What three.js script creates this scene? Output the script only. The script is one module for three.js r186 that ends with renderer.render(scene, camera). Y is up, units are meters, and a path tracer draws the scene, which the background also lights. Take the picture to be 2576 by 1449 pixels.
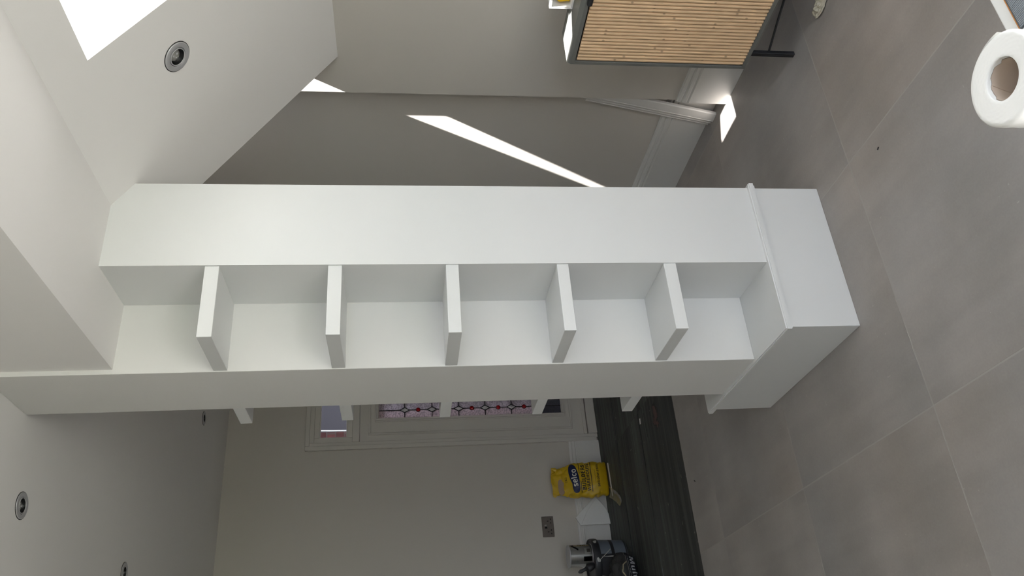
import * as THREE from 'three';
import { RoundedBoxGeometry } from 'three/addons/geometries/RoundedBoxGeometry.js';
import { mergeGeometries } from 'three/addons/utils/BufferGeometryUtils.js';

// ------------------------------------------------------------------ camera, sky, sun, exposure
const scene = new THREE.Scene();
const renderer = new THREE.WebGLRenderer({ antialias: true });
renderer.toneMapping = THREE.LinearToneMapping;
renderer.toneMappingExposure = 4.65;
renderer.shadowMap.enabled = true;

// the phone was held on its side: the picture's "up" is the room's right
const camera = new THREE.PerspectiveCamera(39.476, 2576 / 1449, 0.05, 200);
camera.position.set(-1.00533, 1.39269, 2.05478);
camera.up.set(0.87202, -0.010146, 0.48937);
camera.lookAt(-1.00533 + 0.483493, 1.39269 - 0.137933, 2.05478 - 0.864413);
scene.add(camera);

scene.background = new THREE.Color().setRGB(0.90, 1.0, 1.15);
scene.backgroundIntensity = 1.0;
const sun = new THREE.DirectionalLight(new THREE.Color().setRGB(1, 0.98, 0.95), 12);
sun.position.set(-0.182 * 12 + 0.5, 12, 0.522 * 12);
sun.target.position.set(0.5, 0, 0);
sun.castShadow = true;
sun.shadow.camera.left = -8; sun.shadow.camera.right = 8; sun.shadow.camera.top = 8; sun.shadow.camera.bottom = -8;
sun.shadow.camera.near = 0.5; sun.shadow.camera.far = 40;
scene.add(sun, sun.target);

// ------------------------------------------------------------------ helpers
let seed = 7;
const rnd = () => { seed = (seed * 1664525 + 1013904223) >>> 0; return seed / 4294967296; };
const used = new Map();
function numbered(name) {
  const n = used.get(name) || 0; used.set(name, n + 1);
  return n ? name + '_' + String(n).padStart(3, '0') : name;
}
function thing(name, label, category, pos = [0, 0, 0], group) {
  const o = new THREE.Group(); o.name = numbered(name); o.position.set(...pos); scene.add(o);
  o.userData = { label, category }; if (group) o.userData.group = group;
  return o;
}
function struct(name, pos = [0, 0, 0]) {
  const o = new THREE.Group(); o.name = numbered(name); o.position.set(...pos); scene.add(o);
  o.userData = { kind: 'structure' }; return o;
}
// geometry given in room coordinates is shifted into the thing's own
function part(parent, name, geo, mat, label) {
  const m = new THREE.Mesh(geo, mat); m.name = name; m.castShadow = m.receiveShadow = true;
  if (label) m.userData.label = label;
  parent.add(m); return m;
}
function wpart(parent, name, geo, mat, label) {
  parent.updateWorldMatrix(true, false);
  geo.applyMatrix4(parent.matrixWorld.clone().invert());
  return part(parent, name, geo, mat, label);
}
function smesh(name, geo, mat) {
  const m = new THREE.Mesh(geo, mat); m.name = numbered(name); m.castShadow = m.receiveShadow = true;
  m.userData = { kind: 'structure' }; scene.add(m); return m;
}
const box = (x0, x1, y0, y1, z0, z1, r = 0) => {
  const w = x1 - x0, h = y1 - y0, d = z1 - z0;
  const g = r ? new RoundedBoxGeometry(w, h, d, 2, Math.min(r, w / 2.1, h / 2.1, d / 2.1)) : new THREE.BoxGeometry(w, h, d);
  g.translate((x0 + x1) / 2, (y0 + y1) / 2, (z0 + z1) / 2); return g.index ? g.toNonIndexed() : g;
};
const merge = (list) => mergeGeometries(list.map((g) => (g.index ? g.toNonIndexed() : g)).map((g) => { for (const k of Object.keys(g.attributes)) if (!['position', 'normal', 'uv'].includes(k)) g.deleteAttribute(k); return g; }));
const shapeOf = (pts, holes = []) => {
  const s = new THREE.Shape(pts.map((p) => new THREE.Vector2(...p)));
  for (const h of holes) s.holes.push(new THREE.Path(h.map((p) => new THREE.Vector2(...p))));
  return s;
};
// polygon in x,y pushed along z from z0 to z1
const prismZ = (pts, z0, z1, holes) => { const g = new THREE.ExtrudeGeometry(shapeOf(pts, holes), { depth: z1 - z0, bevelEnabled: false }); g.translate(0, 0, z0); return g; };
// polygon in z,y pushed along x
const prismX = (pts, x0, x1, holes) => {
  const g = new THREE.ExtrudeGeometry(shapeOf(pts.map(([z, y]) => [-z, y]), (holes || []).map((h) => h.map(([z, y]) => [-z, y]))), { depth: x1 - x0, bevelEnabled: false });
  g.rotateY(Math.PI / 2); g.translate(x0, 0, 0); return g;
};
// polygon in x,z pushed along y
const prismY = (pts, y0, y1, holes) => {
  const g = new THREE.ExtrudeGeometry(shapeOf(pts.map(([x, z]) => [x, -z]), (holes || []).map((h) => h.map(([x, z]) => [x, -z]))), { depth: y1 - y0, bevelEnabled: false });
  g.rotateX(-Math.PI / 2); g.translate(0, y0, 0); return g;
};
const tube = (pts, r, seg = 24, rs = 8) => new THREE.TubeGeometry(new THREE.CatmullRomCurve3(pts.map((p) => new THREE.Vector3(...p)), false, 'catmullrom', 0.1), seg, r, rs, false);

// value noise
function makeNoise(s) {
  const h = (x, y, z) => { let n = (x * 374761393 + y * 668265263 + z * 2147483647 + s * 974711) | 0; n = Math.imul(n ^ (n >>> 13), 1274126177); n ^= n >>> 16; return (n >>> 0) / 4294967296; };
  const f = (t) => t * t * (3 - 2 * t);
  return (x, y, z = 0, per = 0) => {
    const X = Math.floor(x), Y = Math.floor(y), Z = Math.floor(z), a = f(x - X), b = f(y - Y), c = f(z - Z);
    const w = (v) => (per ? ((v % per) + per) % per : v);
    const L = (p, q, t) => p + (q - p) * t;
    const g = (dx, dy, dz) => h(w(X + dx), w(Y + dy), Z + dz);
    return L(L(L(g(0, 0, 0), g(1, 0, 0), a), L(g(0, 1, 0), g(1, 1, 0), a), b), L(L(g(0, 0, 1), g(1, 0, 1), a), L(g(0, 1, 1), g(1, 1, 1), a), b), c);
  };
}
const N1 = makeNoise(1), N2 = makeNoise(5);
const fbm = (n, x, y, o = 4, z = 0) => { let s = 0, a = 0.5, t = 0; for (let i = 0; i < o; i++) { s += a * n(x, y, z + i * 7); t += a; a *= 0.5; x *= 2.03; y *= 2.03; } return s / t; };
function dataTex(w, h, fn, srgb = true) {
  const d = new Uint8Array(w * h * 4);
  for (let j = 0; j < h; j++) for (let i = 0; i < w; i++) {
    const c = fn(i / w, j / h, i, j), k = (j * w + i) * 4;
    d[k] = Math.max(0, Math.min(255, c[0])); d[k + 1] = Math.max(0, Math.min(255, c[1])); d[k + 2] = Math.max(0, Math.min(255, c[2])); d[k + 3] = 255;
  }
  const t = new THREE.DataTexture(d, w, h); t.magFilter = THREE.LinearFilter; t.minFilter = THREE.LinearFilter;
  t.wrapS = t.wrapT = THREE.RepeatWrapping; if (srgb) t.colorSpace = THREE.SRGBColorSpace; t.needsUpdate = true; return t;
}
function canvasTex(w, h, draw) {
  const c = document.createElement('canvas'); c.width = w; c.height = h; draw(c.getContext('2d'), w, h);
  const t = new THREE.CanvasTexture(c); t.colorSpace = THREE.SRGBColorSpace; t.magFilter = THREE.LinearFilter; return t;
}
const std = (c, o = {}) => new THREE.MeshStandardMaterial({ color: Array.isArray(c) ? new THREE.Color().setRGB(...c) : new THREE.Color(c), roughness: 0.8, ...o });

// ------------------------------------------------------------------ materials
const M = {
  wall: std([0.595, 0.563, 0.515], { roughness: 0.92 }),
  ceil: std([0.82, 0.805, 0.79], { roughness: 0.92 }),
  plaster: std([0.74, 0.735, 0.715], { roughness: 0.8 }),
  joinery: std([0.735, 0.745, 0.74], { roughness: 0.42 }),
  skirt: std([0.70, 0.69, 0.665], { roughness: 0.4 }),
  door: std([0.63, 0.60, 0.55], { roughness: 0.45 }),
  grout: std([0.40, 0.38, 0.355], { roughness: 0.95 }),
  concrete: std([0.22, 0.21, 0.2], { roughness: 0.95 }),
  cabinet: std([0.16, 0.162, 0.15], { roughness: 0.5 }),
  black: std([0.012, 0.013, 0.016], { roughness: 0.45 }),
  darkgap: std([0.01, 0.01, 0.01], { roughness: 0.9 }),
  chrome: std([0.52, 0.52, 0.54], { roughness: 0.35, metalness: 0.35 }),
  chromeDark: std([0.02, 0.02, 0.022], { roughness: 0.35, metalness: 0.4 }),
  bulb: std([0.32, 0.32, 0.3], { roughness: 0.25 }),
  white: std([0.82, 0.82, 0.80], { roughness: 0.6 }),
  glass: new THREE.MeshPhysicalMaterial({ color: 0xffffff, roughness: 0, transmission: 1, thickness: 0, ior: 1.45 }),
};

// ------------------------------------------------------------------ key sizes (metres)
const H = 2.232, H2 = 2.5811, X1 = 1.2957, X2 = 1.3725, ZC = -0.43, ZR = -0.236, ZB = -1.737, ZH = -3.4337;
const bx = 0.4358, SL = 0.712, slopeY = (x) => H - SL * (x - bx);
const XL = -3.6, ZF = 4.3;
const DX0 = -2.5, DX1 = 0.6; // garden door opening

// ------------------------------------------------------------------ floor: large porcelain tiles, old black boards
const tileTex = [0, 1, 2].map((k) => dataTex(512, 512, (u, v) => {
  const cloud = fbm(N1, u * 3 + k * 11, v * 4 + k * 5, 5), streak = fbm(N2, u * 14 + k * 3, v * 2.2, 4), fine = N1(u * 230, v * 230, k);
  let t = 1.05 + 0.16 * (cloud - 0.5) + 0.10 * (streak - 0.5) + 0.03 * (fine - 0.5);
  const fleck = N2(u * 90 + k * 31, v * 60, k + 3) > 0.985 ? 0.14 : 0;
  t += fleck;
  const warm = fbm(N2, u * 2 + 9 * k, v * 2, 3) - 0.5;
  return [150 * t * (1 + 0.04 * warm), 145 * t, 141 * t * (1 - 0.04 * warm)];
}));
const tileMats = tileTex.map((map) => std(0xffffff, { map, roughness: 0.5 }));
const floor = struct('floor');
{
  part(floor, 'grout', box(XL, X2 + 0.05, -0.06, -0.0003, ZB, ZF + 0.1), M.grout);
  const xs = [], zs = [], P = 0.802, g = 0.0015;
  for (let x = -0.3358 - 4 * P; x < X2; x += P) xs.push(x);
  for (let z = 0.1974 - 3 * P; z < ZF; z += P) zs.push(z);
  const cache = {};
  for (const x of xs) for (const z of zs) {
    const a = Math.max(x, XL) + g, b = Math.min(x + P, X2 + 0.04) - g, c = Math.max(z, ZB) + (z < ZB ? 0 : g), d = Math.min(z + P, ZF) - g;
    if (b - a < 0.03 || d - c < 0.03) continue;
    const key = [(b - a).toFixed(3), (d - c).toFixed(3)].join();
    if (!cache[key]) {
      const w = (b - a) / 2, q = (d - c) / 2, e = 0.0012;
      const s = shapeOf([[-w + e, -q + e], [w - e, -q + e], [w - e, q - e], [-w + e, q - e]]);
      const geo = new THREE.ExtrudeGeometry(s, { depth: 0.0085, bevelEnabled: true, bevelThickness: 0.0006, bevelSize: 0.0012, bevelSegments: 1 });
      const p = geo.attributes.position, uv = geo.attributes.uv;
      for (let i = 0; i < p.count; i++) uv.setXY(i, p.getX(i) / 0.8 + 0.5, p.getY(i) / 0.8 + 0.5);
      geo.rotateX(-Math.PI / 2); geo.translate(0, -0.0091, 0);
      cache[key] = geo;
    }
    const m = part(floor, 'tile', cache[key], tileMats[Math.floor(rnd() * 3)]);
    m.position.set((a + b) / 2, 0, (c + d) / 2);
    if (Math.abs((b - a) - (d - c)) < 0.002 && rnd() < 0.5) m.rotation.y = Math.PI;
  }
}
// dark painted floorboards of the hall, one mesh per board
const boardTex = [0, 1, 2].map((k) => dataTex(1024, 256, (u, v) => {
  const grain = fbm(N1, u * 6 + k * 9, v * 26 + fbm(N2, u * 5, v * 4, 3) * 3, 4), big = fbm(N2, u * 4 + k * 7, v * 3, 4), wear = fbm(N1, u * 22 + k, v * 9, 3);
  let t = 0.72 + 0.75 * (grain - 0.5) + 0.8 * (big - 0.5);
  let c = [84 * t, 89 * t, 87 * t];
  if (wear > 0.66 && big > 0.52) { const q = Math.min(1, (wear - 0.66) * 7); c = [c[0] + 10 * q, c[1] + 9 * q, c[2] + 7 * q]; }
  const fl = N2(u * 170 + 13 * k, v * 38, 4 + k);
  if (fl > 0.972) c = [135, 132, 124];
  if (k === 0) { // bare brown patch where the paint has worn through at a knot
    const e = ((u - 0.967) / 0.016) ** 2 + ((v - 0.47) / 0.07) ** 2 + 2.6 * (fbm(N1, u * 130, v * 22, 3) - 0.5);
    if (e < 0.8) { const q = 0.65 + 0.6 * grain; c = [92 * q, 66 * q, 63 * q]; } else if (e < 1.15) c = [18, 17, 17];
    const cr = Math.abs(v - 0.14 - 0.05 * fbm(N2, u * 9, 1, 3)) < 0.008 && u > 0.955 && u < 0.99; if (cr) c = [12, 12, 12];
  }
  return c;
}));
{
  const zs = [[-2.394, ZB - 0.004], [-2.934, -2.412], [-3.47, -2.946]];
  zs.forEach(([z0, z1], k) => {
    const mat = std(0xffffff, { map: boardTex[k], roughness: 0.62, bumpMap: boardTex[k], bumpScale: 0.0012 });
    const g = new RoundedBoxGeometry(X2 + 0.03 - XL, 0.022, z1 - z0, 2, 0.004);
    const p = g.attributes.position, uv = g.attributes.uv;
    for (let i = 0; i < p.count; i++) uv.setXY(i, (p.getX(i) + (X2 - XL) / 2) / 4.2, p.getZ(i) / (z1 - z0) + 0.5);
    g.translate((X2 + 0.03 + XL) / 2, -0.0232 + [0, -0.001, 0.0005][k], (z0 + z1) / 2);
    part(floor, 'floorboard', g, mat);
  });
  part(floor, 'subfloor', box(XL, X2 + 0.05, -0.12, -0.036, ZH - 0.04, ZB), M.darkgap);
}

// ------------------------------------------------------------------ walls
{
  // right wall: the nearer stretch stands 77 mm proud of the far one
  const g = prismX([[-0.25, -0.1], [ZF, -0.1], [ZF, 1.75], [ZR, 1.75], [ZR, H2 + 0.1], [-0.25, H2 + 0.1]], X1, X1 + 0.25);
  smesh('wall_right', merge([g, box(X1, X1 + 0.012, -0.1, H2 + 0.1, ZC, -0.25)]), M.wall);
  smesh('wall_far_right', box(X2, X2 + 0.18, -0.1, H2 + 0.1, ZH - 0.12, -0.25), M.wall);
  // wall at the far end, with the side door's opening
  smesh('wall_back', prismZ([[XL - 0.15, -0.1], [X2, -0.1], [X2, H2 + 0.1], [XL - 0.15, H2 + 0.1]], ZH - 0.12, ZH, [[[0.815, -0.03], [1.335, -0.03], [1.335, 2.03], [0.815, 2.03]]]), M.wall);
  smesh('wall_left', box(XL - 0.15, XL, -0.1, H2 + 0.1, ZH, ZF), M.wall);
  // garden side with a wide glazed opening
  smesh('wall_front', prismZ([[XL - 0.15, -0.1], [X1 + 0.2, -0.1], [X1 + 0.2, 1.75], [bx, H2 + 0.1], [XL - 0.15, H2 + 0.1]], ZF, ZF + 0.25, [[[DX0, 0.0], [DX1, 0.0], [DX1, 2.12], [DX0, 2.12]]]), M.wall);
}
// ------------------------------------------------------------------ ceilings
const RX0 = 0.538, RX1 = 0.932, RZ0 = 0.48, RZ1 = 1.0, SZ0 = 2.3, SZ1 = 3.4; // rooflight opening in the slope
const FX0 = -1.75, FX1 = -0.6, FZ0 = 2.62, FZ1 = 3.6; // flat rooflight
const DL_FLAT = [[-0.263, -0.644], [-0.276, -1.719], [0.804, -2.761]], DL_SLOPE = [0.742, 0.297];
const circle = (x, y, r) => Array.from({ length: 40 }, (_, i) => [x + r * Math.cos(i / 40 * 6.28319), y + r * Math.sin(i / 40 * 6.28319)]);
const ceiling = struct('ceiling');
{
  const flat = prismY([[XL - 0.1, ZH - 0.1], [X2 + 0.1, ZH - 0.1], [X2 + 0.1, ZR], [0.2, ZR], [0.2, ZF + 0.1], [XL - 0.1, ZF + 0.1]], H2, H2 + 0.12,
    [[[FX0, FZ0], [FX1, FZ0], [FX1, FZ1], [FX0, FZ1]], ...DL_FLAT.map(([x, z]) => circle(x, z, 0.0262))]);
  part(ceiling, 'flat_ceiling', flat, M.ceil);
  part(ceiling, 'soffit_beam', box(0.0146, bx, H, H2 + 0.12, ZR, ZF), M.ceil);
  // slope, drawn flat in (distance down the slope, z) and turned into place
  const ang = Math.atan(SL), c = Math.cos(ang), x9 = X1 + 0.12;
  const s = (x) => (x - bx) / c;
  const g = new THREE.ExtrudeGeometry(shapeOf([[0, -ZR], [s(x9), -ZR], [s(x9), -ZF], [0, -ZF]], [[[s(RX0), -RZ0], [s(RX1), -RZ0], [s(RX1), -RZ1], [s(RX0), -RZ1]], [[s(RX0), -SZ0], [s(RX1), -SZ0], [s(RX1), -SZ1], [s(RX0), -SZ1]], circle(s(DL_SLOPE[0]), -DL_SLOPE[1], 0.0275)]), { depth: 0.12, bevelEnabled: false });
  g.rotateX(-Math.PI / 2); g.rotateZ(-ang); g.translate(bx, H, 0);
  part(ceiling, 'sloped_ceiling', g, M.ceil);
  // end of the roof void above the slope, with a three-cornered high light
  const up = prismZ([[0.3, slopeY(0.3) + 0.02], [X1, slopeY(X1) + 0.02], [X1 + 0.1, slopeY(X1) + 0.02], [X1 + 0.1, H2 + 0.12], [0.3, H2 + 0.12]], ZR, ZR + 0.03,
    [[[0.983, 2.19], [1.286, 1.925], [1.286, 2.185], [0.983, 2.27]]]);
  part(ceiling, 'bulkhead', up, M.ceil);
}
// rooflights in the slope: lined shaft, frame, pane
function rooflight(z0, z1) {
  const w = struct('window_1'.replace('1', z0 > 2 ? '3' : '1'));
  const ang = Math.atan(SL), c = Math.cos(ang), h = 0.30, L = (RX1 - RX0) / c, t = 0.03;
  const put = (g) => { g.rotateZ(-ang); g.translate(RX0, slopeY(RX0), 0); return g; };
  part(w, 'shaft_lining', put(merge([
    box(-t, 0, 0.12, h, z0 - t, z1 + t), box(L, L + t, 0.12, h, z0 - t, z1 + t),
    box(0, L, 0.12, h, z0 - t, z0), box(0, L, 0.12, h, z1, z1 + t)])), M.white);
  part(w, 'window_frame', put(merge([
    box(-0.05, 0, h, h + 0.03, z0 - 0.05, z1 + 0.05), box(L, L + 0.05, h, h + 0.03, z0 - 0.05, z1 + 0.05),
    box(0, L, h, h + 0.03, z0 - 0.05, z0), box(0, L, h, h + 0.03, z1, z1 + 0.05)])), M.white);
  part(w, 'pane', put(box(0, L, h + 0.012, h + 0.016, z0, z1)), M.glass);
}
rooflight(RZ0, RZ1); rooflight(SZ0, SZ1);
{
  const w2 = struct('window_2');
  part(w2, 'window_frame', merge([box(FX0 - 0.06, FX0, H2 + 0.1, H2 + 0.25, FZ0 - 0.06, FZ1 + 0.06), box(FX1, FX1 + 0.06, H2 + 0.1, H2 + 0.25, FZ0 - 0.06, FZ1 + 0.06), box(FX0, FX1, H2 + 0.1, H2 + 0.25, FZ0 - 0.06, FZ0), box(FX0, FX1, H2 + 0.1, H2 + 0.25, FZ1, FZ1 + 0.06)]), M.black);
  part(w2, 'pane', box(FX0, FX1, H2 + 0.235, H2 + 0.239, FZ0, FZ1), M.glass);
}
// glazed garden doors behind the photographer
{
  const d = struct('door_2');
  const bars = [], w = 0.07, zz = [ZF + 0.06, ZF + 0.12], mid = (DX0 + DX1) / 2;
  for (const x of [DX0, mid - w / 2, DX1 - w]) bars.push(box(x, x + w, 0, 2.12, ...zz));
  bars.push(box(DX0, DX1, 0.0, 0.08, ...zz), box(DX0, DX1, 2.05, 2.12, ...zz));
  part(d, 'door_frame', merge(bars), M.black);
  for (const [p, q] of [[DX0 + w, mid - w / 2], [mid + w / 2, DX1 - w]]) part(d, 'pane', box(p, q, 0.08, 2.05, ZF + 0.088, ZF + 0.092), M.glass);
}
// garden outside
smesh('ground', box(-30, 30, -0.3, -0.14, ZF + 0.1, 40), std([0.105, 0.12, 0.085], { roughness: 0.95 }));

// ------------------------------------------------------------------ skirting boards
// profile: (depth, height)
const SK = [[0, 0], [0.018, 0], [0.018, 0.168], [0.0145, 0.171], [0.0145, 0.177], [0.018, 0.181], [0.0165, 0.192], [0.0115, 0.196], [0.0115, 0.201], [0.0135, 0.205], [0.010, 0.216], [0.005, 0.22], [0, 0.22]];
// swept along straight run from (x0,z0) to (x1,z1); depth grows to the left of travel
function skirt(name, x0, z0, x1, z1, y0 = 0) {
  const dx = x1 - x0, dz = z1 - z0, L = Math.hypot(dx, dz);
  const g = new THREE.ExtrudeGeometry(shapeOf(SK), { depth: L, bevelEnabled: false });
  g.rotateY(Math.atan2(dx, dz)); g.translate(x0, y0, z0);
  return smesh(name, g, M.skirt);
}
skirt('baseboard_right', X1, ZF, X1, ZC);               // room lies on -x
skirt('baseboard_far_right', X2, ZC, X2, ZH);
skirt('baseboard_back', 0.79, ZH, XL, ZH, -0.012);
skirt('baseboard_left', XL, ZH, XL, ZF);

// ------------------------------------------------------------------ built-in corner shelving column
{
  const L = 0.5155, D = 0.6985, hb = 0.2474, a = 0.2285, d = 0.236, d2 = 0.5416, HL = slopeY(L);
  const o = thing('corner_bookcase', 'tall white painted built-in column with open corner shelves on a plinth, reaching the ceiling', 'bookcase', [L / 2, 0, -D / 2]);
  wpart(o, 'plinth', box(0, L, 0, hb - 0.02, -D, 0, 0.002), M.joinery);
  const capS = (e) => [[-e, -D - e], [L + e, -D - e], [L + e, e], [-e, e]];
  const cap = merge([prismY(capS(0.006), hb - 0.024, hb - 0.018), prismY(capS(0.012), hb - 0.018, hb - 0.004), prismY(capS(0.009), hb - 0.004, hb)]);
  wpart(o, 'cap_moulding', cap, M.joinery);
  wpart(o, 'pillar', box(0, L, hb, H2, -d2, -d, 0.002), M.plaster);
  wpart(o, 'side_panel', prismZ([[a, hb], [L, hb], [L, HL], [bx, H], [a, H]], -d, 0), M.joinery);
  wpart(o, 'side_panel', box(a, L, hb, H2, -D, -d2), M.joinery);
  const tops = [1.9467, 1.6008, 1.2575, 0.9207, 0.5834], und = [1.9062, 1.5607, 1.2192, 0.8846, 0.5443];
  for (let k = 0; k < 5; k++) {
    wpart(o, 'shelf', box(0.003, a, und[k], tops[k], -d, -0.004, 0.0015), M.joinery);
    wpart(o, 'shelf', box(0.003, a, und[k], tops[k], -D + 0.004, -d2, 0.0015), M.joinery);
  }
}

// ------------------------------------------------------------------ downlights
function downlightParts(o) {
  // axis -y is down, y=0 is the ceiling
  const ring = new THREE.LatheGeometry([[0.0275, 0.003], [0.0275, -0.003], [0.029, -0.0042], [0.040, -0.0042], [0.0425, -0.003], [0.0435, 0.0], [0.0435, 0.002]].map((p) => new THREE.Vector2(...p)), 48);
  part(o, 'trim_ring', ring, M.chrome);
  part(o, 'shadow_gap', new THREE.TorusGeometry(0.0438, 0.0012, 8, 48).rotateX(Math.PI / 2).translate(0, -0.0008, 0), M.chromeDark);
  const inner = new THREE.LatheGeometry([[0.0232, 0.004], [0.0232, -0.0035], [0.024, -0.0046], [0.0255, -0.0046], [0.0262, -0.0035], [0.0262, 0.003]].map((p) => new THREE.Vector2(...p)), 48);
  part(o, 'tilt_ring', inner, M.chrome);
  part(o, 'shadow_gap', new THREE.RingGeometry(0.0255, 0.0285, 48).rotateX(Math.PI / 2).translate(0, -0.0021, 0), M.chromeDark);
  const can = new THREE.LatheGeometry([[0.0232, -0.003], [0.0225, 0.016], [0.0, 0.0165]].map((p) => new THREE.Vector2(...p)), 40);
  part(o, 'housing', can, M.chromeDark);
  const lamp = new THREE.LatheGeometry([[0, 0.0035], [0.006, 0.003], [0.014, 0.0045], [0.0175, 0.0075], [0.0185, 0.014]].map((p) => new THREE.Vector2(...p)), 32);
  const b = part(o, 'bulb', lamp, M.bulb);
  for (const [x, z] of [[0.006, 0.004], [-0.006, 0.003], [0, -0.007]]) {
    const led = part(b, 'lens', new THREE.SphereGeometry(0.0035, 12, 8).scale(1, 0.5, 1), M.chrome); led.position.set(x, 0.0035, z);
  }
}
{
  const a = thing('downlight', 'round satin chrome downlight set in the sloping ceiling under the rooflight', 'downlight', [0.742, slopeY(0.742), 0.297], 'recessed ceiling downlights');
  downlightParts(a); a.rotation.z = -Math.atan(SL); a.scale.setScalar(1.05);
  const spots = [
    [-0.263, -0.644, 'round satin chrome downlight in the flat ceiling, largest and nearest one left of the column'],
    [-0.276, -1.719, 'round chrome downlight in the flat ceiling, cut by the edge of the picture'],
    [0.804, -2.761, 'small far downlight in the flat ceiling close to the shelving column, above the door wall'],
  ];
  for (const [x, z, label] of spots) {
    const c = a.clone(); c.name = numbered('downlight'); c.userData = { ...a.userData, label }; c.rotation.set(0, 0, 0); c.scale.setScalar(0.97);
    c.position.set(x, H2, z); scene.add(c);
  }
}

// ------------------------------------------------------------------ slatted sideboard
const woodTex = [0, 1, 2, 3].map((k) => dataTex(64, 1024, (u, v) => {
  const g = fbm(N1, u * 5 + k * 17, v * 14 + fbm(N2, u * 3, v * 9 + k, 2) * 2, 4), line = fbm(N2, u * 22 + k * 5, v * 5, 3);
  let t = 0.86 + 0.24 * (g - 0.5) + 0.22 * (line - 0.5), r = 262 * t, gg = 226 * t, b = 180 * t;
  for (let i = 0; i < 2; i++) { // knots
    const kv = (0.137 + 0.29 * k + 0.381 * i) % 1, ku = (0.3 + 0.47 * i + 0.23 * k) % 1;
    const e = ((u - Math.abs(ku)) / 0.35) ** 2 + ((v - Math.abs(kv)) / 0.008) ** 2;
    if (e < 1) { const q = 0.28 * (1 - e); r *= 1 - q; gg *= 1 - q * 1.1; b *= 1 - q * 1.15; }
  }
  return [r, gg, b];
}));
const woodMats = woodTex.map((map) => std(0xffffff, { map, roughness: 0.55, color: new THREE.Color().setRGB(1.0, 0.97, 0.95) }));
{
  const x0 = 1.008, x1 = 1.16, z0 = 0.046, z1 = 1.09, y0 = 0.163, y1 = 0.811;
  const o = thing('sideboard', 'slim grey sideboard with vertical light oak slats on black metal legs by the right wall', 'sideboard', [(x0 + x1) / 2, 0, (z0 + z1) / 2]);
  // top with a chamfered front edge
  const top = prismZ([[x0, y1 - 0.026], [x1, y1 - 0.026], [x1, y1], [x0 + 0.011, y1], [x0, y1 - 0.013]], z0, z1);
  wpart(o, 'top_panel', top, M.cabinet);
  wpart(o, 'side_panel', box(x0, x1, y0 + 0.012, y1 - 0.026, z0, z0 + 0.011), M.cabinet);
  wpart(o, 'side_panel', box(x0, x1, y0 + 0.012, y1 - 0.026, z1 - 0.011, z1), M.cabinet);
  wpart(o, 'bottom_panel', box(x0, x1, y0, y0 + 0.012, z0, z1), M.cabinet);
  wpart(o, 'back_panel', box(x1 - 0.006, x1 - 0.001, y0 + 0.012, y1 - 0.026, z0 + 0.011, z1 - 0.011), M.cabinet);
  const pitch = 0.0147, r = 0.0061;
  const prof = []; for (let i = 0; i <= 8; i++) { const t = Math.PI * i / 8; prof.push([Math.cos(t) * r, 0.0025 + Math.sin(t) * r * 1.05]); }
  prof.push([-r, 0], [r, 0]);
  const slatH = y1 - 0.026 - y0 - 0.012 - 0.009;
  const slat = new THREE.ExtrudeGeometry(shapeOf(prof), { depth: slatH, bevelEnabled: true, bevelSize: 0.0008, bevelThickness: 0.0012, bevelSegments: 1 });
  { const p = slat.attributes.position, uv = slat.attributes.uv; for (let i = 0; i < p.count; i++) uv.setXY(i, (p.getX(i) + r) / (2 * r), p.getZ(i) / 0.75); }
  slat.rotateX(-Math.PI / 2); slat.rotateY(-Math.PI / 2 + Math.PI); // profile now bulges towards -x
  const variants = [0, 1, 2, 3, 4].map((k) => { const g = slat.clone(), uv = g.attributes.uv; for (let i = 0; i < uv.count; i++) uv.setY(i, uv.getY(i) + k * 0.171); return g; });
  const mid = z0 + 0.011 + pitch * 34.6;
  for (const [a, b] of [[z0 + 0.013, mid], [mid + 0.003, z1 - 0.013]]) {
    const d = wpart(o, 'door', box(x0 + 0.012, x0 + 0.026, y0 + 0.013, y1 - 0.035, a, b), M.darkgap);
    for (let z = a + pitch / 2; z < b - pitch / 2 + 0.001; z += pitch) {
      const m = part(d, 'slat', variants[Math.floor(rnd() * 5)], woodMats[Math.floor(rnd() * 4)]);
      m.position.set(x0 + 0.0125 - o.position.x, y0 + 0.0135, z - o.position.z);
    }
    const near = a < 0.2;
    const hz = near ? [0.306, 0.47] : [b - 0.35, b - 0.19];
    wpart(d, 'handle', box(x0 - 0.012, x0 + 0.006, 0.7755, 0.794, hz[0], hz[1], 0.007), M.black);
  }
  // leg frames: post to the floor and a slanting brace up to the carcass
  for (const [zp, dir] of [[0.112, 1], [1.024, -1]]) for (const xp of [x0 + 0.012]) {
    const leg = wpart(o, 'leg', box(xp - 0.008, xp + 0.008, 0, y0, zp - 0.0085, zp + 0.0085, 0.003), M.black);
    wpart(leg, 'brace', tube([[xp, 0.096, zp], [xp, 0.118, zp + dir * 0.12], [xp, 0.138, zp + dir * 0.235], [xp, 0.163, zp + dir * 0.38]], 0.0042, 16, 8), M.black);
  }
}
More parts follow.
